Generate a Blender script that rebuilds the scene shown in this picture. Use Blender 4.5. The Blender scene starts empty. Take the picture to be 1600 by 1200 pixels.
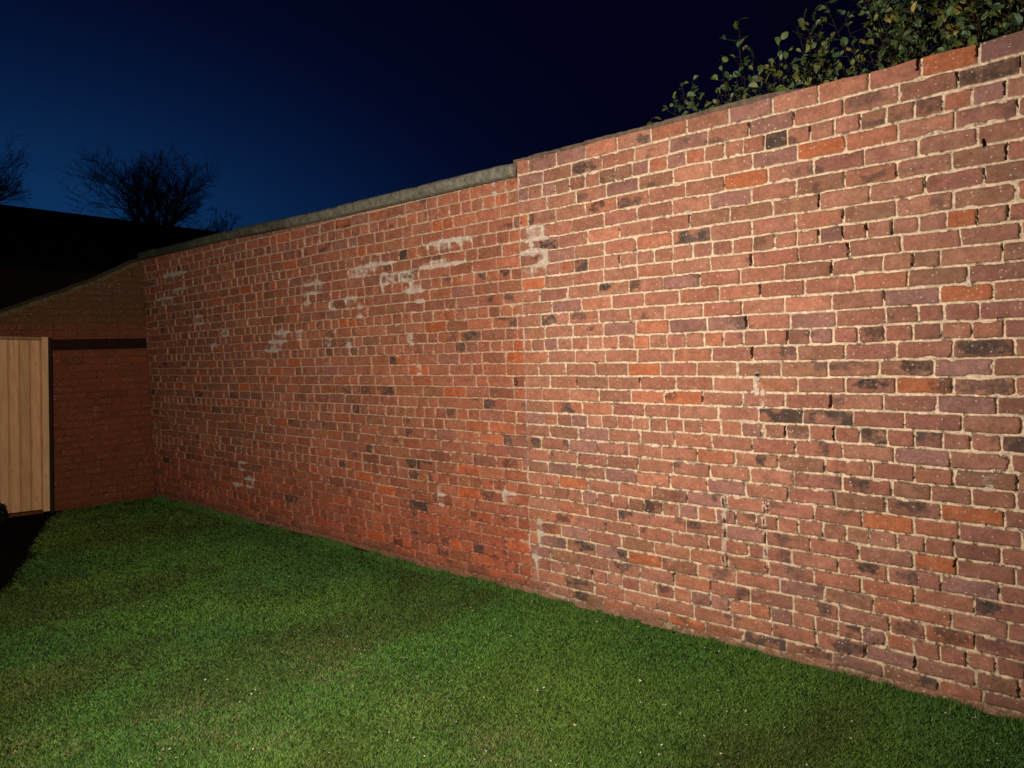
import bpy, math, random
import numpy as np
from mathutils import Vector, Matrix

# ------------------------------------------------------------------ camera
SC = bpy.context.scene
COL = SC.collection
F_PX = 1202.0
D, YAW, PITCH, ROLL, EYE = 3.6464, 0.7566, 0.0476, -0.03375, 1.6
FW = np.array([-math.sin(YAW)*math.cos(PITCH), math.cos(YAW)*math.cos(PITCH), -math.sin(PITCH)])
_r = np.array([math.cos(YAW), math.sin(YAW), 0.0]); _u = np.cross(_r, FW)
RT = math.cos(ROLL)*_r + math.sin(ROLL)*_u
UP = -math.sin(ROLL)*_r + math.cos(ROLL)*_u
CP = np.array([0.0, -D, EYE])
cd = bpy.data.cameras.new('camera'); cam = bpy.data.objects.new('camera', cd); COL.objects.link(cam)
cd.sensor_width = 36; cd.lens = 36*F_PX/1600; cd.clip_start = 0.05; cd.clip_end = 2000
cam.matrix_world = Matrix(((RT[0], UP[0], -FW[0], CP[0]), (RT[1], UP[1], -FW[1], CP[1]), (RT[2], UP[2], -FW[2], CP[2]), (0, 0, 0, 1)))
SC.camera = cam

# ------------------------------------------------------------------ night sky with the last blue glow low on the left
w = bpy.data.worlds.new('World'); SC.world = w; w.use_nodes = True
nt = w.node_tree; nt.nodes.clear()
def wn(t, **k):
    n = nt.nodes.new(t)
    for a, b in k.items(): setattr(n, a, b)
    return n
tc = wn('ShaderNodeTexCoord')
def ramp(n, pts):
    n.color_ramp.interpolation = 'B_SPLINE' if len(pts) > 3 else 'EASE'
    cr = n.color_ramp.elements
    while len(cr) < len(pts): cr.new(0.5)
    for e, (p, c) in zip(cr, pts):
        e.position = p; e.color = (*c, 1)
gl = np.array([-0.985, 0.165, 0.06]); gl /= np.linalg.norm(gl)
dt = wn('ShaderNodeVectorMath', operation='DOT_PRODUCT'); dt.inputs[1].default_value = tuple(gl)
sc_ = wn('ShaderNodeVectorMath', operation='MULTIPLY'); sc_.inputs[1].default_value = (1, 1, 2.1)
nm_ = wn('ShaderNodeVectorMath', operation='NORMALIZE')
nt.links.new(tc.outputs['Generated'], sc_.inputs[0]); nt.links.new(sc_.outputs[0], nm_.inputs[0]); nt.links.new(nm_.outputs[0], dt.inputs[0])
mp = wn('ShaderNodeMapRange'); mp.inputs['From Min'].default_value = 0.35; mp.inputs['From Max'].default_value = 1.0
nt.links.new(dt.outputs['Value'], mp.inputs['Value'])
rp = wn('ShaderNodeValToRGB')
ramp(rp, [(0.0, (0.0009, 0.0007, 0.0045)), (0.35, (0.0010, 0.0012, 0.010)), (0.62, (0.0007, 0.0012, 0.0105)),
          (0.82, (0.0019, 0.0090, 0.046)), (1.0, (0.0052, 0.043, 0.135))])
nt.links.new(mp.outputs['Result'], rp.inputs['Fac'])
bg = wn('ShaderNodeBackground'); bg.inputs['Strength'].default_value = 1.0
nt.links.new(rp.outputs['Color'], bg.inputs['Color'])
wo = wn('ShaderNodeOutputWorld'); nt.links.new(bg.outputs['Background'], wo.inputs['Surface'])

# ------------------------------------------------------------------ the floodlight of the house, left of the camera, facing the wall
LP = Vector((-1.92, -3.42, 1.85))
ld = bpy.data.lights.new('floodlight', 'SPOT'); ld.spot_size = math.radians(176); ld.spot_blend = 1.0; ld.shadow_soft_size = 0.035
ld.energy = 745; ld.color = (1.0, 0.86, 0.71)
lo = bpy.data.objects.new('floodlight', ld); COL.objects.link(lo); lo.location = LP
lo.rotation_euler = (Vector((-3.6, 0.0, 1.95)) - LP).to_track_quat('-Z', 'Y').to_euler()

SC.view_settings.view_transform = 'Standard'; SC.view_settings.look = 'None'
SC.view_settings.exposure = 0.0; SC.view_settings.gamma = 1.0
SC.cycles.max_bounces = 5

# ------------------------------------------------------------------ helpers
def ray(x, y): return FW + RT*(x-800)/F_PX + UP*(600-y)/F_PX
def on_wall(x, y, Y=0.0):
    d = ray(x, y); return CP + d*((Y-CP[1])/d[1])
def at_depth(x, y, dep):
    return CP + ray(x, y)*dep
def tag(o, label=None, cat=None, group=None, kind=None):
    if label: o['label'] = label
    if cat: o['category'] = cat
    if group: o['group'] = group
    if kind: o['kind'] = kind
    return o
def empty(name, loc=(0, 0, 0)):
    o = bpy.data.objects.new(name, None); COL.objects.link(o); o.location = loc; o.empty_display_size = 0.2
    return o
def mesh_np(name, V, Fc, mat, parent=None, col=None, smooth=False, fcol=None):
    """V (n,3) world coordinates, Fc list of index arrays (m,3) or (m,4)"""
    me = bpy.data.meshes.new(name)
    V = np.asarray(V, np.float32)
    if parent is not None: V = V - np.array(parent.location, np.float32)
    if not isinstance(Fc, (list, tuple)): Fc = [Fc]
    Fc = [np.asarray(f, np.int32) for f in Fc if len(f)]
    me.vertices.add(len(V)); me.vertices.foreach_set('co', V.ravel())
    nl = sum(f.size for f in Fc); nf = sum(len(f) for f in Fc)
    me.loops.add(nl); me.polygons.add(nf)
    me.loops.foreach_set('vertex_index', np.concatenate([f.ravel() for f in Fc]))
    tot = np.concatenate([np.full(len(f), f.shape[1], np.int32) for f in Fc])
    st = np.concatenate([[0], np.cumsum(tot)[:-1]]).astype(np.int32)
    me.polygons.foreach_set('loop_start', st); me.polygons.foreach_set('loop_total', tot)
    me.polygons.foreach_set('use_smooth', np.full(nf, smooth, bool))
    me.update(calc_edges=True)
    if col is not None:
        a = me.attributes.new('tint', 'FLOAT_COLOR', 'POINT')
        c = np.ones((len(V), 4), np.float32); c[:, :col.shape[1]] = col
        a.data.foreach_set('color', c.ravel())
    if isinstance(mat, (list, tuple)):
        for m_ in mat: me.materials.append(m_)
    else: me.materials.append(mat)
    o = bpy.data.objects.new(name, me); COL.objects.link(o)
    if parent is not None: o.parent = parent
    return o
class MB:
    def __init__(s): s.V = []; s.Q = []; s.T = []; s.n = 0; s.C = []
    def add(s, v, q=(), t=(), c=None):
        v = np.asarray(v, float)
        s.V.append(v)
        if len(q): s.Q.append(np.asarray(q)+s.n)
        if len(t): s.T.append(np.asarray(t)+s.n)
        if c is not None: s.C.append(np.tile(np.asarray(c, float), (len(v), 1)) if np.ndim(c) == 1 else c)
        s.n += len(v)
    def box(s, lo, hi, c=None, bev=0.0):
        x0, y0, z0 = lo; x1, y1, z1 = hi
        if bev <= 0:
            v = [(x0,y0,z0),(x1,y0,z0),(x1,y1,z0),(x0,y1,z0),(x0,y0,z1),(x1,y0,z1),(x1,y1,z1),(x0,y1,z1)]
            s.add(v, [(0,3,2,1),(4,5,6,7),(0,1,5,4),(1,2,6,5),(2,3,7,6),(3,0,4,7)], c=c); return
        b = bev; v = []
        idx = {}
        for i, (x, sx) in enumerate(((x0, 1), (x1, -1))):
            for j, (y, sy) in enumerate(((y0, 1), (y1, -1))):
                for k, (z, sz) in enumerate(((z0, 1), (z1, -1))):
                    idx[i,j,k] = len(v)
                    v += [(x, y+sy*b, z+sz*b), (x+sx*b, y, z+sz*b), (x+sx*b, y+sy*b, z)]
        q = []; t = []
        for i in (0, 1): q.append([idx[i,0,0], idx[i,1,0], idx[i,1,1], idx[i,0,1]])
        for j in (0, 1): q.append([idx[0,j,0]+1, idx[1,j,0]+1, idx[1,j,1]+1, idx[0,j,1]+1])
        for k in (0, 1): q.append([idx[0,0,k]+2, idx[1,0,k]+2, idx[1,1,k]+2, idx[0,1,k]+2])
        for j in (0, 1):
            for k in (0, 1): q.append([idx[0,j,k]+1, idx[1,j,k]+1, idx[1,j,k]+2, idx[0,j,k]+2])
        for i in (0, 1):
            for k in (0, 1): q.append([idx[i,0,k], idx[i,1,k], idx[i,1,k]+2, idx[i,0,k]+2])
            for j in (0, 1): q.append([idx[i,j,0], idx[i,j,1], idx[i,j,1]+1, idx[i,j,0]+1])
        for a in idx.values(): t.append((a, a+1, a+2))
        s.add(v, q, t, c)
    def tube(s, pts, rad, n=6, c=None):
        pts = np.asarray(pts, float); m = len(pts)
        tn = np.gradient(pts, axis=0); tn /= np.linalg.norm(tn, axis=1)[:, None]+1e-9
        ref = np.array([0.3, 0.9, 0.1]) if abs(tn[0][1]) < 0.8 else np.array([1., 0, 0])
        a = np.arange(n)*2*math.pi/n; V = []
        for p, t, r in zip(pts, tn, rad):
            e1 = np.cross(t, ref); e1 /= np.linalg.norm(e1)+1e-9; e2 = np.cross(t, e1)
            V.append(p + r*(np.cos(a)[:, None]*e1 + np.sin(a)[:, None]*e2))
        V = np.concatenate(V); q = []
        for i in range(m-1):
            for j in range(n):
                k = (j+1) % n; q.append((i*n+j, i*n+k, (i+1)*n+k, (i+1)*n+j))
        s.add(V, q, c=c)
    def build(s, name, mat, parent=None, smooth=False):
        V = np.concatenate(s.V); F_ = []
        if s.Q: F_.append(np.concatenate(s.Q))
        if s.T: F_.append(np.concatenate(s.T))
        return mesh_np(name, V, F_, mat, parent, np.concatenate(s.C) if s.C else None, smooth)

def lat(ix, iy, seed):
    h = (ix.astype(np.int64)*374761393 + iy.astype(np.int64)*668265263 + seed*974634777) & 0xffffffff
    h = ((h ^ (h >> 13))*1274126177) & 0xffffffff
    h = ((h ^ (h >> 16))*2246822519) & 0xffffffff
    return ((h ^ (h >> 15)) & 0xffffff)/float(0xffffff)
def vn(x, y, seed):
    """value noise in -1..1"""
    ix = np.floor(x); iy = np.floor(y); fx = x-ix; fy = y-iy
    ix = ix.astype(np.int64); iy = iy.astype(np.int64)
    fx = fx*fx*fx*(fx*(fx*6-15)+10); fy = fy*fy*fy*(fy*(fy*6-15)+10)
    a = lat(ix, iy, seed); b = lat(ix+1, iy, seed); c = lat(ix, iy+1, seed); d = lat(ix+1, iy+1, seed)
    return 2*((a*(1-fx)+b*fx)*(1-fy)+(c*(1-fx)+d*fx)*fy)-1
def fbm(x, y, seed, o=3):
    r = 0; a = 1; t = 0
    for i in range(o):
        r = r + a*vn(x*2**i, y*2**i, seed+i*17); t += a; a *= 0.55
    return r/t
def sst(a, b, x):
    t = np.clip((x-a)/(b-a), 0, 1); return t*t*(3-2*t)

# ------------------------------------------------------------------ materials
def mat(name):
    m = bpy.data.materials.new(name); m.use_nodes = True; n = m.node_tree; n.nodes.clear()
    o = n.nodes.new('ShaderNodeOutputMaterial'); b = n.nodes.new('ShaderNodeBsdfPrincipled')
    n.links.new(b.outputs[0], o.inputs[0]); return m, n, b
def noise(n, scale, detail=3, rough=0.6, dist=0.0, vec=None):
    t = n.nodes.new('ShaderNodeTexNoise'); t.inputs['Scale'].default_value = scale; t.inputs['Detail'].default_value = detail
    t.inputs['Roughness'].default_value = rough; t.inputs['Distortion'].default_value = dist
    if vec is not None: n.links.new(vec, t.inputs['Vector'])
    return t
def cramp(n, src, pts):
    r = n.nodes.new('ShaderNodeValToRGB'); cr = r.color_ramp.elements
    while len(cr) < len(pts): cr.new(0.5)
    for e, (p, c) in zip(cr, pts):
        e.position = p; e.color = (c, c, c, 1) if np.isscalar(c) else (*c, 1)
    n.links.new(src, r.inputs['Fac']); return r
def mix(n, kind, fac, a, b):
    m = n.nodes.new('ShaderNodeMix'); m.data_type = 'RGBA'; m.blend_type = kind
    for sck, v in ((m.inputs[0], fac), (m.inputs[6], a), (m.inputs[7], b)):
        if isinstance(v, bpy.types.NodeSocket): n.links.new(v, sck)
        elif np.isscalar(v): sck.default_value = v
        else: sck.default_value = (*v, 1)
    return m.outputs[2]
def bump(n, b, h, strength=0.4, dist=0.002):
    u = n.nodes.new('ShaderNodeBump'); u.inputs['Strength'].default_value = strength; u.inputs['Distance'].default_value = dist
    n.links.new(h, u.inputs['Height']); n.links.new(u.outputs[0], b.inputs['Normal'])
def brick_mat():
    m, n, b = mat('old_brick')
    at = n.nodes.new('ShaderNodeAttribute'); at.attribute_name = 'tint'
    geo = n.nodes.new('ShaderNodeNewGeometry'); P = geo.outputs['Position']
    f1 = noise(n, 55, 4, 0.7, vec=P); r1 = cramp(n, f1.outputs['Fac'], [(0.28, 0.74), (0.72, 1.22)])
    c = mix(n, 'MULTIPLY', 1.0, at.outputs['Color'], r1.outputs['Color'])
    f2 = noise(n, 260, 2, 0.6, vec=P); r2 = cramp(n, f2.outputs['Fac'], [(0.30, 0.72), (0.66, 1.2)])
    c = mix(n, 'MULTIPLY', 0.8, c, r2.outputs['Color'])
    # white lime specks
    v = n.nodes.new('ShaderNodeTexVoronoi'); v.inputs['Scale'].default_value = 60
    dn = noise(n, 130, 2, 0.6, vec=P); vs = n.nodes.new('ShaderNodeVectorMath'); vs.operation = 'MULTIPLY_ADD'
    n.links.new(dn.outputs['Color'], vs.inputs[0]); vs.inputs[1].default_value = (0.022, 0.022, 0.022); n.links.new(P, vs.inputs[2])
    n.links.new(vs.outputs[0], v.inputs['Vector'])
    r3 = cramp(n, v.outputs['Distance'], [(0.08, 0.9), (0.26, 0.0)])
    sp = n.nodes.new('ShaderNodeSeparateColor'); n.links.new(v.outputs['Color'], sp.inputs[0])
    f4 = noise(n, 2.2, 2, 0.5, vec=P)
    ad = n.nodes.new('ShaderNodeMath'); ad.operation = 'MULTIPLY_ADD'; n.links.new(f4.outputs['Fac'], ad.inputs[0]); ad.inputs[1].default_value = 0.9
    n.links.new(sp.outputs[0], ad.inputs[2])
    r4 = cramp(n, ad.outputs[0], [(1.24, 0.0), (1.27, 1.0)])
    r4.color_ramp.elements[0].position = 0.0
    gt = n.nodes.new('ShaderNodeMath'); gt.operation = 'GREATER_THAN'; n.links.new(ad.outputs[0], gt.inputs[0]); gt.inputs[1].default_value = 1.17
    mu = n.nodes.new('ShaderNodeMath'); mu.operation = 'MULTIPLY'; n.links.new(gt.outputs[0], mu.inputs[0]); n.links.new(r3.outputs['Color'], mu.inputs[1])
    c = mix(n, 'MIX', mu.outputs[0], c, (0.66, 0.56, 0.46))
    n.links.new(c, b.inputs['Base Color']); b.inputs['Roughness'].default_value = 0.88
    b.inputs['Specular IOR Level'].default_value = 0.25
    hh = n.nodes.new('ShaderNodeMath'); hh.operation = 'ADD'; n.links.new(f1.outputs['Fac'], hh.inputs[0]); n.links.new(f2.outputs['Fac'], hh.inputs[1])
    bump(n, b, hh.outputs[0], 0.55, 0.0022)
    return m
M_BRICK = brick_mat()
def tint_mat(name, rough=0.8, sc=30, lo_=0.7, hi=1.25, bs=0.4, bd=0.003, spec=0.3, sc2=None):
    m, n, b = mat(name)
    at = n.nodes.new('ShaderNodeAttribute'); at.attribute_name = 'tint'
    geo = n.nodes.new('ShaderNodeNewGeometry')
    f = noise(n, sc, 4, 0.65, vec=geo.outputs['Position']); r = cramp(n, f.outputs['Fac'], [(0.3, lo_), (0.7, hi)])
    c = mix(n, 'MULTIPLY', 1.0, at.outputs['Color'], r.outputs['Color'])
    n.links.new(c, b.inputs['Base Color']); b.inputs['Roughness'].default_value = rough
    b.inputs['Specular IOR Level'].default_value = spec
    if bs: bump(n, b, f.outputs['Fac'], bs, bd)
    return m
M_STONE = tint_mat('mossy_stone', 0.9, 30, 0.5, 1.5, 0.6, 0.004)
M_BARK = tint_mat('bark', 1.0, 40, 0.7, 1.2, 0.3, spec=0.05)
M_CORE = tint_mat('plain_old_brick', 0.95, 12, 0.7, 1.2)
def leaf_mat(name, rough=0.55, trans=0.15):
    m, n, b = mat(name)
    at = n.nodes.new('ShaderNodeAttribute'); at.attribute_name = 'tint'
    geo = n.nodes.new('ShaderNodeNewGeometry')
    f = noise(n, 90, 2, 0.6, vec=geo.outputs['Position']); r = cramp(n, f.outputs['Fac'], [(0.3, 0.75), (0.7, 1.2)])
    c = mix(n, 'MULTIPLY', 1.0, at.outputs['Color'], r.outputs['Color'])
    n.links.new(c, b.inputs['Base Color']); b.inputs['Roughness'].default_value = rough
    tr = n.nodes.new('ShaderNodeBsdfTranslucent'); n.links.new(c, tr.inputs[0])
    ms = n.nodes.new('ShaderNodeMixShader'); ms.inputs[0].default_value = trans
    n.links.new(b.outputs[0], ms.inputs[1]); n.links.new(tr.outputs[0], ms.inputs[2])
    n.links.new(ms.outputs[0], n.nodes['Material Output'].inputs[0])
    return m
M_LEAF = leaf_mat('leaf')
M_GRASS = leaf_mat('grass_blade', 0.6, 0.25)
def slate_mat():
    m, n, b = mat('dark_slate')
    geo = n.nodes.new('ShaderNodeNewGeometry')
    f = noise(n, 3, 4, 0.6, vec=geo.outputs['Position'])
    br = n.nodes.new('ShaderNodeTexBrick'); br.inputs['Scale'].default_value = 3.0
    tcn = n.nodes.new('ShaderNodeTexCoord'); n.links.new(tcn.outputs['Object'], br.inputs['Vector'])
    br.inputs['Color1'].default_value = (0.020, 0.018, 0.022, 1); br.inputs['Color2'].default_value = (0.012, 0.011, 0.013, 1)
    br.inputs['Mortar'].default_value = (0.005, 0.005, 0.006, 1); br.inputs['Mortar Size'].default_value = 0.015
    n.links.new(mix(n, 'MULTIPLY', 0.5, br.outputs['Color'], f.outputs['Color']), b.inputs['Base Color'])
    b.inputs['Roughness'].default_value = 0.9; b.inputs['Specular IOR Level'].default_value = 0.1
    return m
M_SLATE = slate_mat()
def wood_mat():
    m, n, b = mat('pale_pine')
    at = n.nodes.new('ShaderNodeAttribute'); at.attribute_name = 'tint'
    geo = n.nodes.new('ShaderNodeNewGeometry')
    mpn = n.nodes.new('ShaderNodeMapping'); mpn.inputs['Scale'].default_value = (1, 1, 0.06); n.links.new(geo.outputs['Position'], mpn.inputs[0])
    f = noise(n, 60, 4, 0.6, 0.6, mpn.outputs[0]); r = cramp(n, f.outputs['Fac'], [(0.3, (0.76, 0.69, 0.62)), (0.7, (1.10, 1.09, 1.08))])
    c = mix(n, 'MULTIPLY', 1.0, at.outputs['Color'], r.outputs['Color'])
    mp2 = n.nodes.new('ShaderNodeMapping'); mp2.inputs['Scale'].default_value = (1, 1, 0.55); n.links.new(geo.outputs['Position'], mp2.inputs[0])
    v = n.nodes.new('ShaderNodeTexVoronoi'); v.inputs['Scale'].default_value = 11; n.links.new(mp2.outputs[0], v.inputs['Vector'])
    r3 = cramp(n, v.outputs['Distance'], [(0.05, 1.0), (0.20, 0.0)])
    sp = n.nodes.new('ShaderNodeSeparateColor'); n.links.new(v.outputs['Color'], sp.inputs[0])
    km = n.nodes.new('ShaderNodeMath'); km.operation = 'MULTIPLY'; n.links.new(sp.outputs[0], km.inputs[0]); n.links.new(r3.outputs['Color'], km.inputs[1])
    c = mix(n, 'MIX', km.outputs[0], c, (0.17, 0.075, 0.03))
    n.links.new(c, b.inputs['Base Color']); b.inputs['Roughness'].default_value = 0.6
    bump(n, b, f.outputs['Fac'], 0.3, 0.002)
    return m
M_WOOD = wood_mat()
def soil_mat():
    m, n, b = mat('turf_soil')
    geo = n.nodes.new('ShaderNodeNewGeometry')
    f = noise(n, 35, 5, 0.7, vec=geo.outputs['Position']); f2 = noise(n, 0.7, 3, 0.6, vec=geo.outputs['Position'])
    r = cramp(n, f.outputs['Fac'], [(0.3, (0.012, 0.020, 0.006)), (0.7, (0.035, 0.060, 0.014))])
    c = mix(n, 'MULTIPLY', 0.5, r.outputs['Color'], f2.outputs['Color'])
    n.links.new(c, b.inputs['Base Color']); b.inputs['Roughness'].default_value = 1.0
    bump(n, b, f.outputs['Fac'], 0.8, 0.01); b.inputs['Specular IOR Level'].default_value = 0.1
    return m
M_SOIL = soil_mat()

# ------------------------------------------------------------------ ground
GN = 90
gx = np.concatenate([np.linspace(-400, -12, 20)[:-1], np.linspace(-12, 4, 70), np.linspace(4, 400, 20)[1:]])
gy = np.concatenate([np.linspace(-400, -8, 20)[:-1], np.linspace(-8, 2, 50), np.linspace(2, 400, 20)[1:]])
GX, GY = np.meshgrid(gx, gy)
def ground_z(x, y): return 0.012*fbm(x*0.9, y*0.9, 5, 2) - 0.012
GZ = np.where((np.abs(GX) < 30) & (np.abs(GY) < 30), ground_z(GX, GY), -0.012)
nx, ny = len(gx), len(gy)
I = np.arange(nx*ny).reshape(ny, nx)
Q = np.stack([I[:-1, :-1], I[:-1, 1:], I[1:, 1:], I[1:, :-1]], -1).reshape(-1, 4)
tag(mesh_np('ground', np.stack([GX, GY, GZ], -1).reshape(-1, 3), Q, M_SOIL, smooth=True), kind='structure')

# ------------------------------------------------------------------ brick height field
BR = np.array([  # fired-clay albedos
    (0.345, 0.140, 0.088), (0.330, 0.136, 0.090), (0.360, 0.145, 0.084), (0.315, 0.122, 0.082), (0.300, 0.130, 0.092),
    (0.335, 0.150, 0.095), (0.310, 0.138, 0.088), (0.290, 0.115, 0.085), (0.365, 0.130, 0.070), (0.330, 0.150, 0.100), (0.255, 0.125, 0.075), (0.240, 0.105, 0.070)])
def lay_course(rng, s0, s1, header, refs=None, mixed=0.0):
    """perpend positions of one course from s0 to s1"""
    def step():
        if header or rng.random() < mixed: return 0.1125+rng.normal(0, 0.004)
        return 0.225+rng.normal(0, 0.004)
    if not refs:
        p = [s0, s0+rng.choice([0.06, 0.112, 0.17, 0.22]) if not header else s0+0.1]
        while p[-1] < s1-0.06: p.append(p[-1]+step())
        p[-1] = s1
        return np.array(p)
    refs = sorted(refs); up = [refs[-1]]; dn = [refs[0]]
    while up[-1] < s1-0.05: up.append(up[-1]+step())
    up[-1] = s1
    if len(up) > 1 and up[-1]-up[-2] < 0.05: up.pop(-2)
    while dn[-1] > s0+0.05: dn.append(dn[-1]-step())
    dn[-1] = s0
    return np.array(sorted(set(dn+refs+up)))
def brick_field(S, Z, tops, courses, seed, o):
    """tops: descending course tops (len n+1). courses: perpend arrays. returns height (m, out of the wall) and colour"""
    rng = np.random.default_rng(seed)
    n = len(courses)
    zw = Z + 0.004*vn(S*1.3, Z*2.0, seed+1) + 0.0032*fbm(S*9, Z*9, seed+2, 2) + 0.0026*fbm(S*45, Z*45, seed+3, 3)
    sw = S + 0.0035*fbm(S*8, Z*10, seed+4, 2) + 0.0030*fbm(S*50, Z*50, seed+5, 3)
    k = np.clip(np.searchsorted(-tops, -zw, side='right')-1, 0, n-1)
    dz_top = tops[k]-zw; dz_bot = zw-tops[k+1]
    bid = np.zeros(S.shape, np.int64); dl = np.zeros(S.shape); dr = np.zeros(S.shape); base = 0
    jw = []; bc = []
    for i, p in enumerate(courses):
        mk = k == i
        if not mk.any():
            base += len(p); continue
        slant = rng.normal(0, 0.035)
        x = sw[mk]+slant*(zw[mk]-tops[i])
        j = np.clip(np.searchsorted(p, x, side='right')-1, 0, len(p)-2)
        bid[mk] = base+j; dl[mk] = x-p[j]; dr[mk] = p[j+1]-x; base += len(p)
    N = base
    R = lambda: rng.random(N)
    jl = (0.0030+0.0035*R()**1.5)*o.get('jw', 1.0); jr = (0.0030+0.0035*R()**1.5)*o.get('jw', 1.0)
    jt = (0.0035+0.0030*R())*o.get('jh', 1.0); jb = (0.0035+0.0030*R())*o.get('jh', 1.0)
    rad = 0.005+0.010*R()**2
    a = np.minimum(dl-jl[bid], dr-jr[bid]); b = np.minimum(dz_top-jt[bid], dz_bot-jb[bid])
    r = rad[bid]
    d = r-np.hypot(np.maximum(r-a, 0), np.maximum(r-b, 0)); d = np.minimum(d, np.minimum(a, b)+r*0) if False else np.where((a > r) | (b > r), np.minimum(a, b), d)
    # chipped arrises
    chip = sst(0.25, 0.75, fbm(S*16, Z*22, seed+8, 2))*0.010*sst(0.35, 1, R()[bid])
    d = d-chip
    face = sst(-0.0008, 0.0028, d)
    # brick face relief
    off = rng.normal(0, 0.0024, N)+np.where(R() < 0.06, -0.004, 0); tl = rng.normal(0, 0.012, N); tz = rng.normal(0, 0.02, N)
    hb = off[bid]+tl[bid]*(dl-dr)*0.5+tz[bid]*(dz_top-dz_bot)*0.5+0.0019*fbm(S*32, Z*36, seed+9, 3)-0.0022*(1-sst(0, 0.012, d))
    hb += -0.004*sst(0.45, 0.8, fbm(S*22, Z*30, seed+10, 3))*(R() < 0.35)[bid]
    dep = o.get('depth', 0.0075)
    hm = -dep+0.0030*fbm(S*28, Z*28, seed+11, 3)+0.003*vn(S*3, Z*3, seed+12)
    vert = a < b
    # raked-out perpends: mortar lost on one side of the joint
    deep = (R() < o.get('deep', 0.1))
    gap = deep[bid] & vert & (dl < jl[bid]+0.001) & (vn(S*6, Z*14, seed+13) > -0.45)
    hm = np.where(gap, -0.026, hm)
    crumb = sst(0.42, 0.62, fbm(S*34, Z*40, seed+14, 3)+0.25*o['crumble'](S, Z))
    hm = hm-0.008*crumb
    h = hm*(1-face)+hb*face
    # colours
    pal = BR[rng.integers(0, len(BR), N)]; pal = (0.75*pal+0.25*BR.mean(0))*np.array((1.0, 1.0, 0.99))
    var = np.exp(rng.normal(0, 0.085, N))[:, None]
    pur = (R() < o.get('purple', 0.15)); pal = np.where(pur[:, None], np.array((0.272, 0.130, 0.103)), pal)
    org = (R() < o.get('orange', 0.05)); pal = np.where(org[:, None], np.array((0.410, 0.128, 0.055)), pal)
    dk = (R() < o.get('dark', 0.04)); 
    cb = (pal*var)[bid]*o['section'](S, Z)
    low = fbm(S*1.1, Z*1.4, seed+20, 3)[..., None]; cb = cb*(1+0.12*low)
    mot = fbm(S*20, Z*26, seed+21, 3)[..., None]; cb = cb*(1+0.24*mot)
    # sooty / overburnt blotches inside some bricks
    ds = sst(-0.15, 0.45, fbm(S*14, Z*20, seed+22, 3)+0.2)*dk[bid]
    bl = sst(0.42, 0.75, fbm(S*9, Z*13, seed+23, 3))*(R() < 0.75)[bid]*0.62
    dark = np.clip(ds*0.85+bl, 0, 0.92)
    for (fs, fz, rs, rz, am) in o.get('marks', []):
        # only inside the brick the mark sits on
        ca = np.searchsorted(S[0], fs-0.3); cb_ = np.searchsorted(S[0], fs+0.3); W_ = (slice(None), slice(ca, cb_))
        Sx, Zx = S[W_], Z[W_]
        i0 = np.argmin((Sx-fs)**2+(Zx-fz)**2 + 1e3*(face[W_] < 0.5))
        same = bid[W_] == bid[W_].ravel()[i0]
        q = ((Sx-fs)/rs)**2+((Zx-fz)/rz)**2+1.5*fbm(Sx*30, Zx*40, seed+24, 4)
        dark[W_] = np.maximum(dark[W_], same*am*(1-sst(0.55, 1.25, q))*(0.85+0.3*vn(Sx*80, Zx*95, seed+33)))
    dark = np.clip(dark, 0, 0.97)
    cdark = np.array((0.030, 0.026, 0.024))+0.02*R()[bid][..., None]
    cb = cb*(1-dark[..., None])+cdark*dark[..., None]
    edge = 1-sst(0.0, 0.008, d); cb = cb*(1-0.10*edge[..., None])
    cm = o['mortar'](S, Z)*(1+0.46*fbm(S*75, Z*75, seed+25, 3)[..., None])
    cm = cm*np.where(crumb > 0.5, 0.55, 1.0)[..., None]
    # mortar smeared over brick faces
    sm = o['smear'](S, Z)*(0.6+0.4*sst(0.02, 0, d))
    smn = sst(0.50, 0.86, sm+0.50*fbm(S*17, Z*21, seed+26, 4)+0.34*(1-sst(0, 0.014, d))*(sm > 0.02)-0.10)
    smn = smn*np.clip(0.84+0.50*fbm(S*70, Z*80, seed+43, 3)+0.25*fbm(S*24, Z*24, seed+44, 2), 0.08, 0.97)
    sc = o['smearcol'](S, Z)*(1+0.2*fbm(S*35, Z*35, seed+27, 3)[..., None])
    # salt bloom, thin
    bloom = np.clip((o['bloom'](S, Z)+0.62*sst(0.1, 0.8, sm))*sst(-0.1, 0.55, fbm(S*26, Z*30, seed+28, 4)), 0, 0.6)
    cb = cb*(1-bloom[..., None])+np.array((0.50, 0.42, 0.36))*bloom[..., None]
    c = cm*(1-face[..., None])+cb*face[..., None]
    c = c*(1-smn[..., None])+sc*smn[..., None]
    dp = (1-sst(0.02, 0.11, Z+0.05*fbm(S*6, Z*6, seed+41, 3)))[..., None]*0.5; c = c*(1-dp)+np.array((0.10, 0.062, 0.036))*dp
    h = h*(1-smn)+np.maximum(h, 0.0005+0.002*fbm(S*30, Z*30, seed+29, 2))*smn
    return h, np.clip(c, 0.004, 0.9), bid

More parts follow.
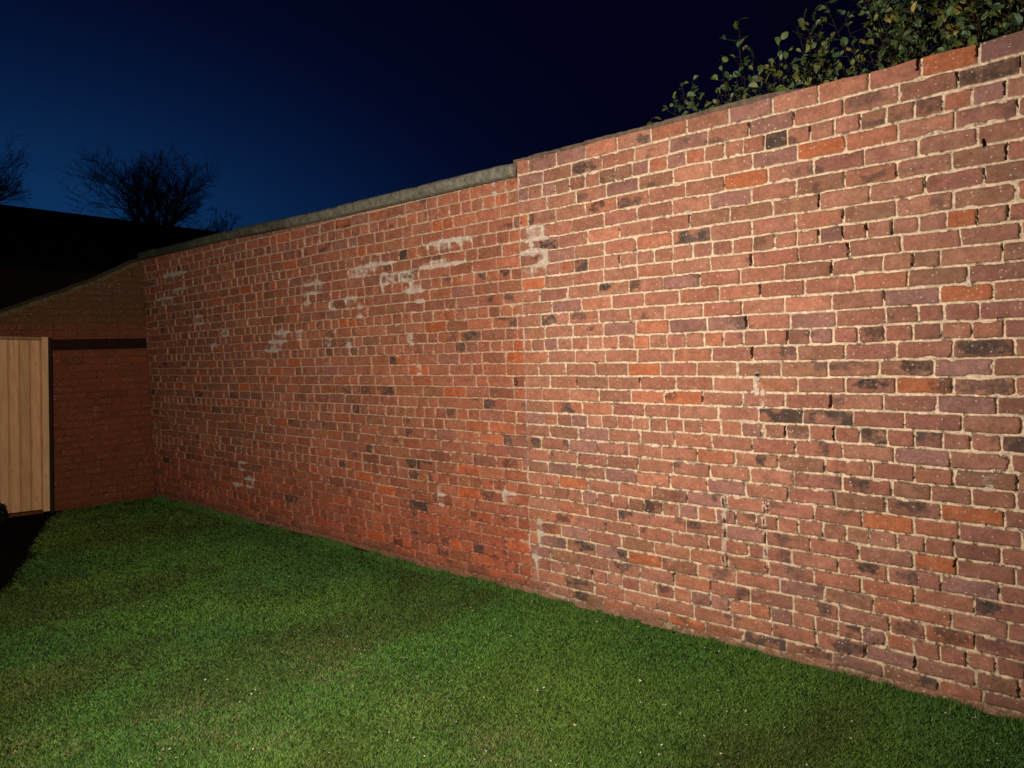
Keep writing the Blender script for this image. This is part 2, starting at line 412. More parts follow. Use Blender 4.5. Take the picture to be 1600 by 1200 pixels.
# ---- courses of the long wall: the levels measured on it
tops = [2.765-0.0818*i for i in range(8)]+[2.111-0.07754*i for i in range(28)]
tops = np.array(tops)                     # 35 courses, bottom at 0.017
tops[-1] = 0.030; tops[0] = 2.80
def wx(x, y): p = on_wall(x, y); return -p[0]
RF = {1: (340, 735), 2: (195, 590, 1010), 3: (110, 300, 490, 690, 910), 4: (180, 565, 990), 5: (320, 720), 6: (180, 550, 920), 7: (370, 765), 8: (175, 560, 980)}
R2 = {9: (145, 325, 515, 720, 930), 10: (205, 600, 1010), 11: (85, 290, 470, 890), 12: (255, 655), 13: (470, 825), 14: (105, 325, 490, 735), 15: (95, 285, 475, 680, 895), 16: (180, 560, 970), 17: (65, 430, 830)}
R3 = {18: (175, 560, 970), 19: (90, 455, 855), 20: (230, 620, 1020), 21: (110, 295, 485, 680, 880), 22: (160, 535, 940), 23: (20, 300, 565), 24: (145, 405, 680, 975), 25: (105, 470, 890)}
R4 = {26: (250, 505), 27: (150, 310, 480, 740), 28: (245, 490, 825), 29: (100, 400, 740), 30: (250, 590), 31: (20, 460, 780), 32: (110, 310, 595), 33: (90, 245, 390, 545, 710), 34: (260, 600, 850), 35: (75, 390, 640)}
refs = {}
for dct, zf in ((RF, 4.2875), (R2, 4.2875), (R3, 4.2875), (R4, 3.636)):
    for c_, xs in dct.items(): refs[c_] = [wx(1360+x/zf, {1: 180}.get(c_, 600)) for x in xs]
# a wall point's s depends a little on its height, so re-read each at its own course
for c_ in refs:
    zc = (tops[c_-1]+tops[c_])/2; out = []
    dct, zf = ((RF, 4.2875) if c_ in RF else (R2, 4.2875) if c_ in R2 else (R3, 4.2875) if c_ in R3 else (R4, 3.636))
    for x in dct[c_]:
        px = 1360+x/zf; lo_, hi_ = -1.0, 9.0
        for _ in range(30):
            m_ = (lo_+hi_)/2; dd = np.array([-m_, 0, zc])-CP
            if 800+F_PX*(dd@RT)/(dd@FW) > px: lo_ = m_
            else: hi_ = m_
        out.append(lo_)
    refs[c_] = out
SEAM = 3.325; S_MIN, S_MAX = -2.2, 9.36
rng = np.random.default_rng(3)
courses = []
for i in range(35):
    hd = (i+1) % 6 == 3
    right = lay_course(rng, S_MIN, SEAM, hd, refs[i+1])
    left = lay_course(rng, SEAM, S_MAX, hd or (i+1) % 6 == 0 and rng.random() < 0.4, None, mixed=0.22)
    courses.append(np.concatenate([right, left[1:]]))

MK = [  # sooty or overburnt spots seen on the wall (x, y in the photograph, length, strength)
 (1551,112,.11,.75),(1356,154,.07,.5),(1454,165,.05,.55),(1006,219,.04,.9),(1182,375,.05,.5),(1366,516,.05,.7),(1540,541,.1,.8),(1431,571,.05,.85),(1360,599,.06,.9),(1536,599,.09,.7),(1476,600,.04,.8),
 (1232,544,.04,.7),(1191,719,.03,.85),(1287,700,.03,.8),(1349,758,.05,.8),(1424,786,.07,.75),(1086,816,.06,.8),(1180,805,.05,.6),(1225,840,.04,.6),(1225,866,.03,.6),(1354,885,.05,.95),(1420,898,.04,.7),
 (1540,945,.05,.95),(1161,926,.04,.7),(1289,949,.03,.7),(1322,1009,.06,.85),(1277,1020,.06,.7),(1452,1065,.035,1.),(1491,994,.06,.6),(1420,982,.05,.6),(1555,1005,.1,.5),(1127,896,.05,.6),(1049,617,.04,.6),(1247,670,.05,.4),
 (915,261,.07,.95),(855,382,.08,.95),(832,344,.02,.9),(940,446,.06,.9),(934,323,.05,.8),(976,319,.04,.8),(792,423,.05,.85),(792,463,.06,.85),(905,311,.05,.6),(853,501,.08,.85),(888,639,.04,.95),(801,595,.04,.9),(840,690,.05,.85),
 (886,692,.03,.8),(786,686,.06,.8),(880,810,.06,.8),(924,856,.09,.95),(974,862,.05,.9),(974,883,.05,.8),(884,906,.06,.95),(907,908,.06,.8),(899,929,.08,1.),(876,850,.05,.6),(792,719,.05,.6),(972,800,.06,.9),(857,823,.06,.6),
 (662,312,.06,.8),(684,400,.05,.75),(611,412,.05,.7),(698,434,.06,.7),(756,430,.05,.8),(769,467,.03,.8),(734,525,.07,.85),(722,541,.09,.85),(612,562,.08,.85),(520,522,.06,.7),(550,519,.06,.6),(519,550,.06,.6),(550,550,.06,.6),
 (990,319,.06,.8),(990,444,.06,.8),(759,631,.07,.85),(700,645,.1,.7),(634,673,.07,.85),(794,722,.08,.7),(578,702,.05,.85),(644,722,.06,.9),(766,773,.06,.6),(737,736,.08,.5),(669,744,.05,.9),(737,801,.06,.7),(619,847,.09,.75),
 (690,862,.06,.8),(703,847,.08,.6),(572,609,.08,.7),(544,611,.07,.6),(537,728,.08,.6),(483,628,.08,.5),(455,655,.08,.5),(360,620,.09,.5),(336,640,.09,.5),(420,590,.09,.5)]
marks = []
for x, y, l, a_ in MK:
    p = on_wall(x, y); marks.append((-p[0], p[2], l*1.15, 0.036, a_))
SM = [(490,448,.16,.05),(480,470,.06,.05),(548,470,.09,.03),(562,486,.05,.05),(520,478,.06,.03),(600,440,.05,.06),(643,450,.10,.035),(655,462,.06,.05),(628,432,.2,.03),(690,412,.25,.025),(440,520,.12,.04),(432,535,.16,.035),(425,545,.16,.03),
      (468,523,.06,.04),(516,535,.07,.025),(545,536,.05,.03),(378,728,.08,.035),(390,752,.10,.05),(370,755,.10,.03),(350,520,.12,.03),(310,500,.12,.05),(335,540,.1,.03),(642,530,.04,.03),(655,578,.04,.03),(795,775,.07,.035),(690,775,.04,.06),
      (838,362,.10,.03),(840,378,.14,.02),(835,395,.12,.025),(850,403,.06,.04),(835,420,.10,.02),(1183,600,.018,.05),(1193,620,.012,.04),(700,380,.25,.03),(772,296,.03,.03),
      (1550,752,.03,.02),(590,415,.2,.03),(560,425,.15,.03),(270,430,.3,.04),(255,470,.2,.04),(280,455,.2,.03),(845,830,.03,.08),(840,870,.04,.05)]
smears = [(-on_wall(x, y)[0], on_wall(x, y)[2], rs, rz) for x, y, rs, rz in SM]
def f_smear(S, Z):
    m_ = np.zeros(S.shape)
    for a_, b_, rs, rz in smears:
        ca = np.searchsorted(S[0], a_-2*rs-0.05); cb_ = np.searchsorted(S[0], a_+2*rs+0.05); W_ = (slice(None), slice(ca, cb_))
        q = ((S[W_]-a_)/(rs*1.05))**2+((Z[W_]-b_)/(rz*1.45))**2; m_[W_] = np.maximum(m_[W_], 1.02*(1-sst(0.3, 1.5, q)))
    m_ = np.maximum(m_, (0.42+0.22*vn(Z*5, Z*0, 79))*(1-sst(0.002, 0.020, np.abs(S-SEAM-0.007*vn(Z*9, Z*0, 77)))))      # straight joint between the two builds
    # band of thicker repointing on the older part
    m_ = np.maximum(m_, 0.17*sst(SEAM-0.1, SEAM+0.2, S)*sst(1.5, 1.9, Z)*(1-sst(2.3, 2.6, Z)))
    m_ = np.maximum(m_, 0.72*(1-sst(0.022, 0.050, Z+0.022*vn(S*4, S*0, 78)+0.012*vn(S*17, S*0, 80)))*(1-sst(SEAM-.1, SEAM, S)))            # rendered footing
    return m_
def f_smcol(S, Z):
    c = np.array((0.56, 0.48, 0.40))*np.ones(S.shape+(1,))
    foot = (1-sst(0.08, 0.14, Z))[..., None]
    return c*(1-foot)+np.array((0.36, 0.16, 0.105))*foot
def f_section(S, Z):
    t = sst(SEAM-0.02, SEAM+0.02, S)[..., None]; e = (1-sst(0.7, 1.9, S))[..., None]*(1-t)
    low = (1-sst(0.2, 1.0, Z))[..., None]
    f = np.ones(3)*(1-t)+np.array((1.0, 0.84, 0.74))*t
    f = f*(1-e)+f*np.array((0.88, 0.93, 1.0))*e
    return f*(1-0.7*low*t)+f*np.array((1.10, 0.76, 0.62))*0.7*low*t
def f_mortar(S, Z):
    t = sst(SEAM-0.25, SEAM+0.25, S)[..., None]
    base = np.array((0.60, 0.475, 0.350))*(1-t)+np.array((0.470, 0.295, 0.195))*t
    up = sst(2.0, 2.3, Z)[..., None]*t; base = base*(1-0.3*up)+np.array((0.50, 0.38, 0.29))*0.3*up
    red = (1-sst(0.15, 0.75, Z+0.2*vn(S*1.2, Z, 31)))[..., None]*t
    base = base*(1-0.75*red)+np.array((0.37, 0.12, 0.068))*0.75*red
    grey = (1-sst(0.55, 0.85, Z))[..., None]*(1-t)
    return base*(1-0.35*grey)+np.array((0.50, 0.38, 0.24))*0.35*grey
def f_bloom(S, Z):
    return 0.14*sst(2.2, 2.7, Z)*sst(2.6, 3.4, S)*(1-sst(6, 8, S))+0.05
# columns get wider with distance along the wall
col_s = []; s = S_MIN
while s < S_MAX:
    col_s.append(s); ds_ = 0.60*(D*D+s*s)/D/769.0
    s += ds_ if s > 0.45 else ds_*2.2
col_s.append(S_MAX); col_s = np.array(col_s)
row_t = np.linspace(0, 1, 840)
def cop_base(S): return np.interp(S, [3.3, 5.6, 7.3, 9.6], [2.683, 2.702, 2.745, 2.765])
def top_line(S): return np.where(S < SEAM, 2.766+0.005*vn(S*2.1, S*0, 60)+0.004*vn(S*9, S*0, 61), cop_base(S)-0.004)
Sg, Tg = np.meshgrid(col_s, row_t)
Zg = -0.05+Tg*(top_line(Sg)+0.05)
h, c, bid = brick_field(Sg, Zg, tops, courses, 11, dict(depth=0.0115, deep=0.0, purple=0.10, orange=0.030, dark=0.022, marks=marks, mortar=f_mortar,
                      section=f_section, crumble=lambda S, Z: 1.2*(1-sst(0.9, 1.3, Z)), smear=f_smear, smearcol=f_smcol, bloom=f_bloom, jw=1.0, jh=1.02))
# raked perpends, upper right, with the loss on the far side of each joint; loose cracks lower down
rk = np.random.default_rng(9)
for i, p in enumerate(courses):
    for q in p[1:-1]:
        if q > 3.2 or q < -1: continue
        pr = 0.40 if (i < 12 and q < 1.75) else 0.07
        if rk.random() < pr:
            z1 = tops[i]-0.004; z0 = tops[i+1]+rk.uniform(0.004, 0.045); wd = rk.uniform(0.003, 0.006)
            sl = rk.normal(0, 0.05)
            ca = np.searchsorted(col_s, q-0.05); cb_ = np.searchsorted(col_s, q+0.05)
            Sx, Zx = Sg[:, ca:cb_], Zg[:, ca:cb_]; hx = h[:, ca:cb_]; cx_ = c[:, ca:cb_]
            e = Sx+sl*(Zx-z1)+0.003*vn(Sx*60, Zx*70, 5)
            mk = (e > q+0.002-wd*0.3) & (e < q+0.002+wd*(1.0+0.8*vn(Zx*60, Sx*3, i))) & (Zx < z1+0.004*vn(Sx*90, Zx*3, 6)) & (Zx > z0)
            hx[mk] = np.minimum(hx[mk], -0.030); cx_[mk] *= 0.55
for x0, y0, x1, y1 in ((1131, 772, 1132, 882), (1194, 783, 1198, 893)):
    a_ = on_wall(x0, y0); b_ = on_wall(x1, y1)
    cx = np.interp(Zg, [b_[2], a_[2]], [-b_[0], -a_[0]])+0.004*vn(Zg*22, Zg*0, int(x0))+0.003*vn(Zg*90, Zg*0, 4)
    mk = (np.abs(Sg-cx) < 0.0012+0.0045*vn(Zg*38, Sg*5, 8)) & (Zg > b_[2]) & (Zg < a_[2])
    h = np.where(mk, -0.022, h); c[mk] *= 0.35
    side = (np.abs(Sg-cx) < 0.013) & ~mk & (Zg > b_[2]) & (Zg < a_[2]) & (fbm(Sg*40, Zg*40, 4, 2) > -0.1)
    c[side] = c[side]*0.35+np.array((0.58, 0.47, 0.38))*0.65
for x, y, rs, rz in ((1184, 586, .012, .006), (931, 566, .010, .005), (930, 606, .012, .003), (1538, 225, .006, .02), (948, 210, .02, .008)):
    p = on_wall(x, y); q = ((Sg+p[0])/rs)**2+((Zg-p[2])/rz)**2; mk = q < 1+0.5*vn(Sg*90, Zg*90, 3)
    h = np.where(mk, -0.04, h); c[mk] *= 0.3
# the newer build to the right stands a little proud; the whole face waves gently
h = h+0.010*(1-sst(SEAM-0.004, SEAM+0.004, Sg))+0.012*fbm(Sg*0.7, Zg*0.9, 40, 2)-0.012*sst(6, 9.3, Sg)*0
V = np.stack([-Sg, -h, Zg], -1).reshape(-1, 3)
ny_, nx_ = Sg.shape; I = np.arange(nx_*ny_).reshape(ny_, nx_)
Q = np.stack([I[:-1, :-1], I[1:, :-1], I[1:, 1:], I[:-1, 1:]], -1).reshape(-1, 4)
# top return and back of the wall, in the same mesh
topv = V.reshape(ny_, nx_, 3)[-1][::6]; n2 = len(topv); b0 = len(V)
tb = topv.copy(); tb[:, 1] = 0.335; bb = tb.copy(); bb[:, 2] = -0.05
t0 = topv.copy(); t0[:, 1] += 0.001
ext = np.concatenate([t0, tb, bb]); V2 = np.concatenate([V, ext])
i_ = np.arange(n2-1)
Q2 = np.concatenate([Q, np.stack([b0+i_, b0+n2+i_, b0+n2+i_+1, b0+i_+1], -1), np.stack([b0+n2+i_, b0+2*n2+i_, b0+2*n2+i_+1, b0+n2+i_+1], -1)])
c2 = np.concatenate([c.reshape(-1, 3), np.tile((0.22, 0.12, 0.08), (len(ext), 1))])
W = tag(empty('brick_wall', (-3.5, 0.15, 0)), 'long tall red brick wall with pale mortar running beside the lawn', 'wall')
mesh_np('brickwork', V2, Q2, M_BRICK, W, c2, smooth=False)

# ---- rounded stone coping on the older part
random.seed(5)
s = SEAM+0.03; first = True
while s < 9.25:
    L = random.uniform(0.75, 1.05); e = min(s+L, 9.33)
    mb = MB(); nA = 13; nS = 14
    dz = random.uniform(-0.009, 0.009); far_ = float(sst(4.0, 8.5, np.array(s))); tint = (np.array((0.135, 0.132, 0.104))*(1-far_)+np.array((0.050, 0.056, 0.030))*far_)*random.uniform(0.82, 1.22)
    vv = []
    for i in range(nS+1):
        t = i/nS; sx = s+0.006+(e-s-0.012)*t
        endr = min(t, 1-t)*nS; k_ = 1-0.10*max(0, 1-endr)
        zb_ = float(cop_base(np.array(sx)))
        prof = [(0.02, 0.000), (-0.040, 0.001), (-0.050, 0.010)]
        for j in range(6):
            a_ = math.pi/2*j/5; prof.append((-0.022-0.032*math.cos(a_), 0.055+0.028*math.sin(a_)))
        prof += [(0.08, 0.094), (0.20, 0.098), (0.32, 0.090), (0.375, 0.07), (0.375, 0.0)]
        prof = [(y_, z_+zb_) for y_, z_ in prof]
        for (y_, z_) in prof:
            nzv = 0.0016*float(vn(np.array(sx*18), np.array(y_*18), 90))
            yy = 0.15+(y_-0.15)*(1-(1-k_)*0.35); vv.append((-sx, yy-nzv, zb_+(z_-zb_)*(1-(1-k_)*0.6)+dz*0.5+nzv))
    m_ = len(prof); vv = np.array(vv); q = []
    for i in range(nS):
        for j in range(m_): jj = (j+1) % m_; q.append((i*m_+j, i*m_+jj, (i+1)*m_+jj, (i+1)*m_+j))
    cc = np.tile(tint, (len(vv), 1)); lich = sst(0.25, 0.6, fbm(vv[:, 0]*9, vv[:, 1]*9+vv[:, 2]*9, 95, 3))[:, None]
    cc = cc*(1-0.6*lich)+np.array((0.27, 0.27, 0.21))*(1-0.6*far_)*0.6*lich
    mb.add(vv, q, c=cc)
    for base_ in (0, nS*m_):                                   # end caps
        cen = vv[base_:base_+m_].mean(0); ring = np.vstack([vv[base_:base_+m_], cen]);
        cap = np.array((0.42, 0.40, 0.33)) if (first and base_ == 0) else tint
        ring[:, 0] += (0.0005 if base_ == 0 else -0.0005)
        mb.add(ring, t=[(j, (j+1) % m_, m_) for j in range(m_)], c=cap)
    o = mb.build('coping_stone', M_STONE, W, smooth=True)
    for pl in o.data.polygons:
        if len(pl.vertices) == 3: pl.use_smooth = False
    s = e; first = False
# ---- thin weathered slate and mortar capping on the newer part
ss = np.arange(-2.1, SEAM+0.03, 0.018); vv = []
for q in ss:
    fade = float(sst(1.35, 1.75, np.array(q)))
    fr = float(vn(np.array(q*7), np.array(0.), 101)); f2 = float(vn(np.array(q*30), np.array(0.), 102))
    y0 = -0.014*fade+0.055*(1-fade)+0.007*fr; z1 = 2.776+0.010*fade+0.004*fr+0.003*f2; zb = float(top_line(np.array(q)))-0.004
    vv += [(-q, y0, zb), (-q, y0+0.002, z1), (-q, 0.16, z1+0.006), (-q, 0.345, z1-0.002), (-q, 0.345, zb)]
q = []
for i in range(len(ss)-1):
    for j in range(4): q.append((i*5+j, i*5+j+1, (i+1)*5+j+1, (i+1)*5+j))
mb = MB(); mb.add(vv, q, c=(0.120, 0.088, 0.062)); mb.build('mortar_capping', M_STONE, W)

# ------------------------------------------------------------------ end wall with sloping top, at right angles
XB = -9.30
def end_top(y_):   # y_ measured from the corner along the wall, positive towards the camera side
    return np.interp(y_, [0, 0.16, 0.52, 0.85, 1.46, 2.6, 6.5], [2.745, 2.68, 2.49, 2.35, 2.105, 1.95, 1.93])
E1 = tag(empty('end_wall', (XB-0.12, -2.5, 0)), 'dim reddish brown brick wall with a sloping top behind the wooden panel', 'wall')
cs = np.concatenate([np.arange(0, 2.2, 0.011), np.arange(2.2, 6.5, 0.04)]); Sg2, Tg2 = np.meshgrid(cs, np.linspace(0, 1, 260)); Zg2 = -0.05+Tg2*(end_top(Sg2)+0.05)
tops2 = 2.80-0.0770*np.arange(37)
rng = np.random.default_rng(8)
crs2 = [lay_course(rng, -0.1, 6.6, (i % 5) == 2, None, 0.25) for i in range(36)]
h2, cc2, _ = brick_field(Sg2, Zg2, tops2, crs2, 71, dict(section=lambda S, Z: 1.0, crumble=lambda S, Z: 0*S, depth=0.005, deep=0, purple=0.2, orange=0.03, dark=0.1, mortar=lambda S, Z: np.array((0.16, 0.070, 0.045))*np.ones(S.shape+(1,)),
      smear=lambda S, Z: 0.25*sst(1.9, 2.3, Z), smearcol=lambda S, Z: np.array((0.15, 0.10, 0.05))*np.ones(S.shape+(1,)), bloom=lambda S, Z: 0*S, jw=0.9, jh=0.9))
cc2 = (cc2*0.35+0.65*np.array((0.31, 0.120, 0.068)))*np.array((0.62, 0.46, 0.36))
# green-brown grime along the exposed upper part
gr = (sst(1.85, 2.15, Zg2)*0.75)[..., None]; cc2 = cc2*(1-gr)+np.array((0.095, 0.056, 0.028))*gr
V = np.stack([XB+h2, -Sg2, Zg2], -1).reshape(-1, 3); ny_, nx_ = Sg2.shape; I = np.arange(nx_*ny_).reshape(ny_, nx_)
Q = np.stack([I[:-1, :-1], I[:-1, 1:], I[1:, 1:], I[1:, :-1]], -1).reshape(-1, 4)
tv = V.reshape(ny_, nx_, 3)[-1]; bk = tv.copy(); bk[:, 0] = XB-0.23; b2 = bk.copy(); b2[:, 2] = -0.05; b0 = len(V)
V = np.concatenate([V, tv, bk, b2]); i_ = np.arange(nx_-1)
Q = np.concatenate([Q, np.stack([b0+i_, b0+nx_+i_, b0+nx_+i_+1, b0+i_+1], -1), np.stack([b0+nx_+i_, b0+2*nx_+i_, b0+2*nx_+i_+1, b0+nx_+i_+1], -1)])
cl = np.concatenate([cc2.reshape(-1, 3), np.tile((0.09, 0.06, 0.04), (3*nx_, 1))])
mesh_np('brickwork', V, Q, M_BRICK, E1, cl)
ys = np.concatenate([np.arange(0, 2.2, 0.03), np.arange(2.2, 6.5, 0.15)]); vv = []
for y_ in ys:
    z_ = float(end_top(y_)); f_ = 0.006*float(vn(np.array(y_*7), np.array(0.), 120))
    vv += [(XB+0.024+f_, -y_, z_-0.022), (XB+0.026+f_, -y_, z_+0.018+f_), (XB-0.08, -y_, z_+0.055+f_), (XB-0.25, -y_, z_+0.012), (XB-0.25, -y_, z_-0.022)]
q = []
for i in range(len(ys)-1):
    for j in range(4): q.append((i*5+j, i*5+j+1, (i+1)*5+j+1, (i+1)*5+j))
mb = MB(); mb.add(vv, q, c=(0.115, 0.085, 0.040)); mb.build('mortar_coping', M_STONE, E1)
mb = MB(); mb.box((XB+0.004, -1.35, 1.735), (XB+0.055, -0.03, 1.850), c=(0.026, 0.012, 0.010), bev=0.006)
o = mb.build('timber_beam', M_BARK, E1); o['label'] = 'almost black timber beam across the end wall'

# ------------------------------------------------------------------ pale wooden panel (boards in a frame)
XP = -9.16
FP = tag(empty('fence_panel', (XP, -1.9, 0)), 'pale new pine panel of upright boards standing against the dark end wall', 'fence')
mb = MB(); random.seed(2); y = -1.13
while y > -2.75:
    wd = 0.098; t_ = np.array((0.76, 0.455, 0.225))*random.uniform(0.88, 1.08)
    off = random.uniform(0, 0.003)
    # each board: chamfered edges make the V joints
    x0, x1 = XP-0.022, XP+off
    ya, yb = y, y-wd+0.002
    pr = [(x0, ya), (x1-0.014, ya), (x1, ya-0.016), (x1, yb+0.010), (x1-0.014, yb), (x0, yb)]
    v = [(a_, b_, 0.055) for a_, b_ in pr]+[(a_, b_, 1.835) for a_, b_ in pr]
    q = [(i, (i+1) % 6, (i+1) % 6+6, i+6) for i in range(6)]+[(0, 1, 4, 5), (1, 2, 3, 4), (6, 7, 10, 11), (7, 8, 9, 10)]
    mb.add(v, q, c=t_); y -= wd
mb.build('boards', M_WOOD, FP)
mb = MB(); mb.box((XP-0.06, -1.128, 0.03), (XP+0.012, -1.065, 1.875), c=(0.78, 0.50, 0.27), bev=0.004); mb.build('frame_stile', M_WOOD, FP)
mb = MB(); mb.box((XP-0.06, -2.75, 1.838), (XP+0.004, -1.131, 1.872), c=(0.34, 0.19, 0.075), bev=0.004); mb.build('top_rail', M_WOOD, FP)
mb = MB(); mb.box((XP-0.05, -1.061, 0.0), (XP-0.012, -1.020, 1.865), c=(0.030, 0.020, 0.012), bev=0.004); mb.build('post', M_BARK, FP)

# the panel leans a little in its own plane
FP.location = (XP, -1.988, 0.040); FP.rotation_euler = (math.radians(-2.6), 0, 0)

# ------------------------------------------------------------------ dark outbuilding beyond the end wall
zr = 5.2
pa = CP+ray(0, 319)*((zr-EYE)/ray(0, 319)[2]); pb = CP+ray(357, 364)*((zr-EYE)/ray(357, 364)[2])
dr_ = (pb-pa)/np.linalg.norm(pb-pa); nr = np.array([dr_[1], -dr_[0], 0.0])
if nr @ (CP-pa) < 0: nr = -nr
A = pa-dr_*14; B = pb+dr_*7.0
OB = tag(empty('outbuilding', tuple(np.append(((A+B)/2)[:2], 0))), 'long unlit dark building with a low pitched roof beyond the end wall', 'building')
mb = MB(); wd = 3.2; ez = 3.5
def up(p, z): return np.array([p[0], p[1], z])
fr = [A+nr*wd, B+nr*wd, B-nr*wd, A-nr*wd]
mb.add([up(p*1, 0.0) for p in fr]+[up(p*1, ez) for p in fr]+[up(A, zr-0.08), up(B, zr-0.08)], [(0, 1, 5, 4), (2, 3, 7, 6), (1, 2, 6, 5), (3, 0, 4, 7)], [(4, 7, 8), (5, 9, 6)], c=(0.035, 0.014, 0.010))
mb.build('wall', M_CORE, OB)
mb = MB(); ov = wd+0.25; e2 = ez-0.13
A2 = A-dr_*0.2; B2 = B+dr_*0.2; v = []
for th in (0.0, 0.10):
    v += [up(A2+nr*ov, e2+th), up(B2+nr*ov, e2+th), up(B2, zr-0.1+th), up(A2, zr-0.1+th), up(B2-nr*ov, e2+th), up(A2-nr*ov, e2+th)]
mb.add(v, [(0, 1, 2, 3), (3, 2, 4, 5), (6, 7, 8, 9), (9, 8, 10, 11), (0, 1, 7, 6), (4, 5, 11, 10), (1, 2, 8, 7), (2, 4, 10, 8), (0, 3, 9, 6), (3, 5, 11, 9)])
mb.build('roof', M_SLATE, OB)

# ------------------------------------------------------------------ bare trees on the skyline
def bare_tree(base, fork_z, H, spread, seed, leaders, label, name='bare_tree', twig=1.0, lean=(0, 0)):
    R_ = random.Random(seed); T = MB(); Bm = MB()
    root = tag(empty(name, base), label, 'tree')
    base = np.array(base, float)
    bark = (0.035, 0.028, 0.024)
    fk = base+np.array([0, 0, fork_z])
    T.tube([base, base+np.array([0.05, 0, fork_z*0.5]), fk+np.array([0, 0, 0.2])], [0.36, 0.28, 0.22], 10, c=bark)
    def grow(p, d, L, r, lev):
        n_ = 5; pts = [p]; d = d/np.linalg.norm(d)
        for i in range(n_):
            d = d+np.array([R_.gauss(0, .10), R_.gauss(0, .10), R_.gauss(0.02, .08)]); d /= np.linalg.norm(d)
            pts.append(pts[-1]+d*L/n_)
        rr = [r*(1-0.6*i/n_) for i in range(n_+1)]
        Bm.tube(pts, rr, 5 if lev < 2 else 3, c=bark)
        if lev >= 5: return
        kk = [5, 6, 5, 5, 4][lev] if lev < 5 else 0
        for i in range(int(kk*twig)):
            t = R_.uniform(0.25, 1.0); j = min(int(t*n_), n_-1); q_ = pts[j]+(pts[j+1]-pts[j])*(t*n_-j)
            dd = d+np.array([R_.gauss(0, .6), R_.gauss(0, .6), R_.gauss(0.12, .45)])
            grow(q_, dd, L*R_.uniform(0.42, 0.68), max(r*(1-0.6*t)*0.6, 0.0055), lev+1)
    for i in range(leaders):
        an = 2*math.pi*i/leaders+R_.uniform(-.4, .4); el = R_.uniform(0.25, 1.0)
        dv = np.array([math.cos(an)*spread*el+lean[0], math.sin(an)*spread*el+lean[1], 1.0])
        grow(fk, dv, (H-fork_z)*R_.uniform(0.46, 0.60), 0.095, 1)
    T.build('trunk', M_BARK, root, True); Bm.build('branches', M_BARK, root)
    return root
def gpos(x, y, dep):
    p = at_depth(x, y, dep); return (p[0], p[1], 0.0)
bt = bare_tree(gpos(246, 345, 34), 6.3, 11.3, 0.86, 41, 14, 'bare tree with a rounded fan of upright branches, above the middle of the dark roof')
bt2 = bare_tree(gpos(-66, 300, 30), 6.0, 11.0, 1.0, 12, 14, 'bare tree reaching in from the left edge of the photo, over the dark roof')
bare_tree(gpos(338, 350, 52), 8.6, 12.2, 1.5, 21, 8, 'faint low bare treetop just above the far end of the coping', twig=0.8)

bare_tree(gpos(182, 335, 40), 7.0, 9.0, 1.3, 15, 8, 'low wide bare treetop just showing over the dark roof, beside the rounded bare tree', twig=0.8)

# ------------------------------------------------------------------ shrubs behind the wall
def leaf_geo(mb, p, d, up_, L, Wd, c, rnd):
    d = d/np.linalg.norm(d); s_ = np.cross(d, up_); s_ /= np.linalg.norm(s_)+1e-9; n_ = np.cross(s_, d)
    cup = rnd.uniform(-0.05, 0.40)*Wd; curl = rnd.uniform(-0.25, 0.55)*L
    st = [(0, 0.0, 0), (0.22, 0.36, 0), (0.50, 0.5, 0), (0.78, 0.38, 0), (1.0, 0.0, 0)]
    v = []
    for t, hw, _ in st:
        cen = p+d*L*t-n_*curl*t*t
        if hw == 0: v.append(cen)
        else: v += [cen+s_*Wd*hw+n_*cup, cen, cen-s_*Wd*hw+n_*cup]
    # indices: 0 tip-base, (1,2,3), (4,5,6), (7,8,9), 10
    mb.add(v, [(1, 4, 5, 2), (2, 5, 6, 3), (4, 7, 8, 5), (5, 8, 9, 6)], [(0, 1, 2), (0, 2, 3), (7, 10, 8), (8, 10, 9)], c=c)
LC = [(0.070, 0.115, 0.030), (0.090, 0.130, 0.038), (0.048, 0.100, 0.030), (0.115, 0.140, 0.036), (0.085, 0.120, 0.055), (0.042, 0.092, 0.036), (0.135, 0.135, 0.032)]
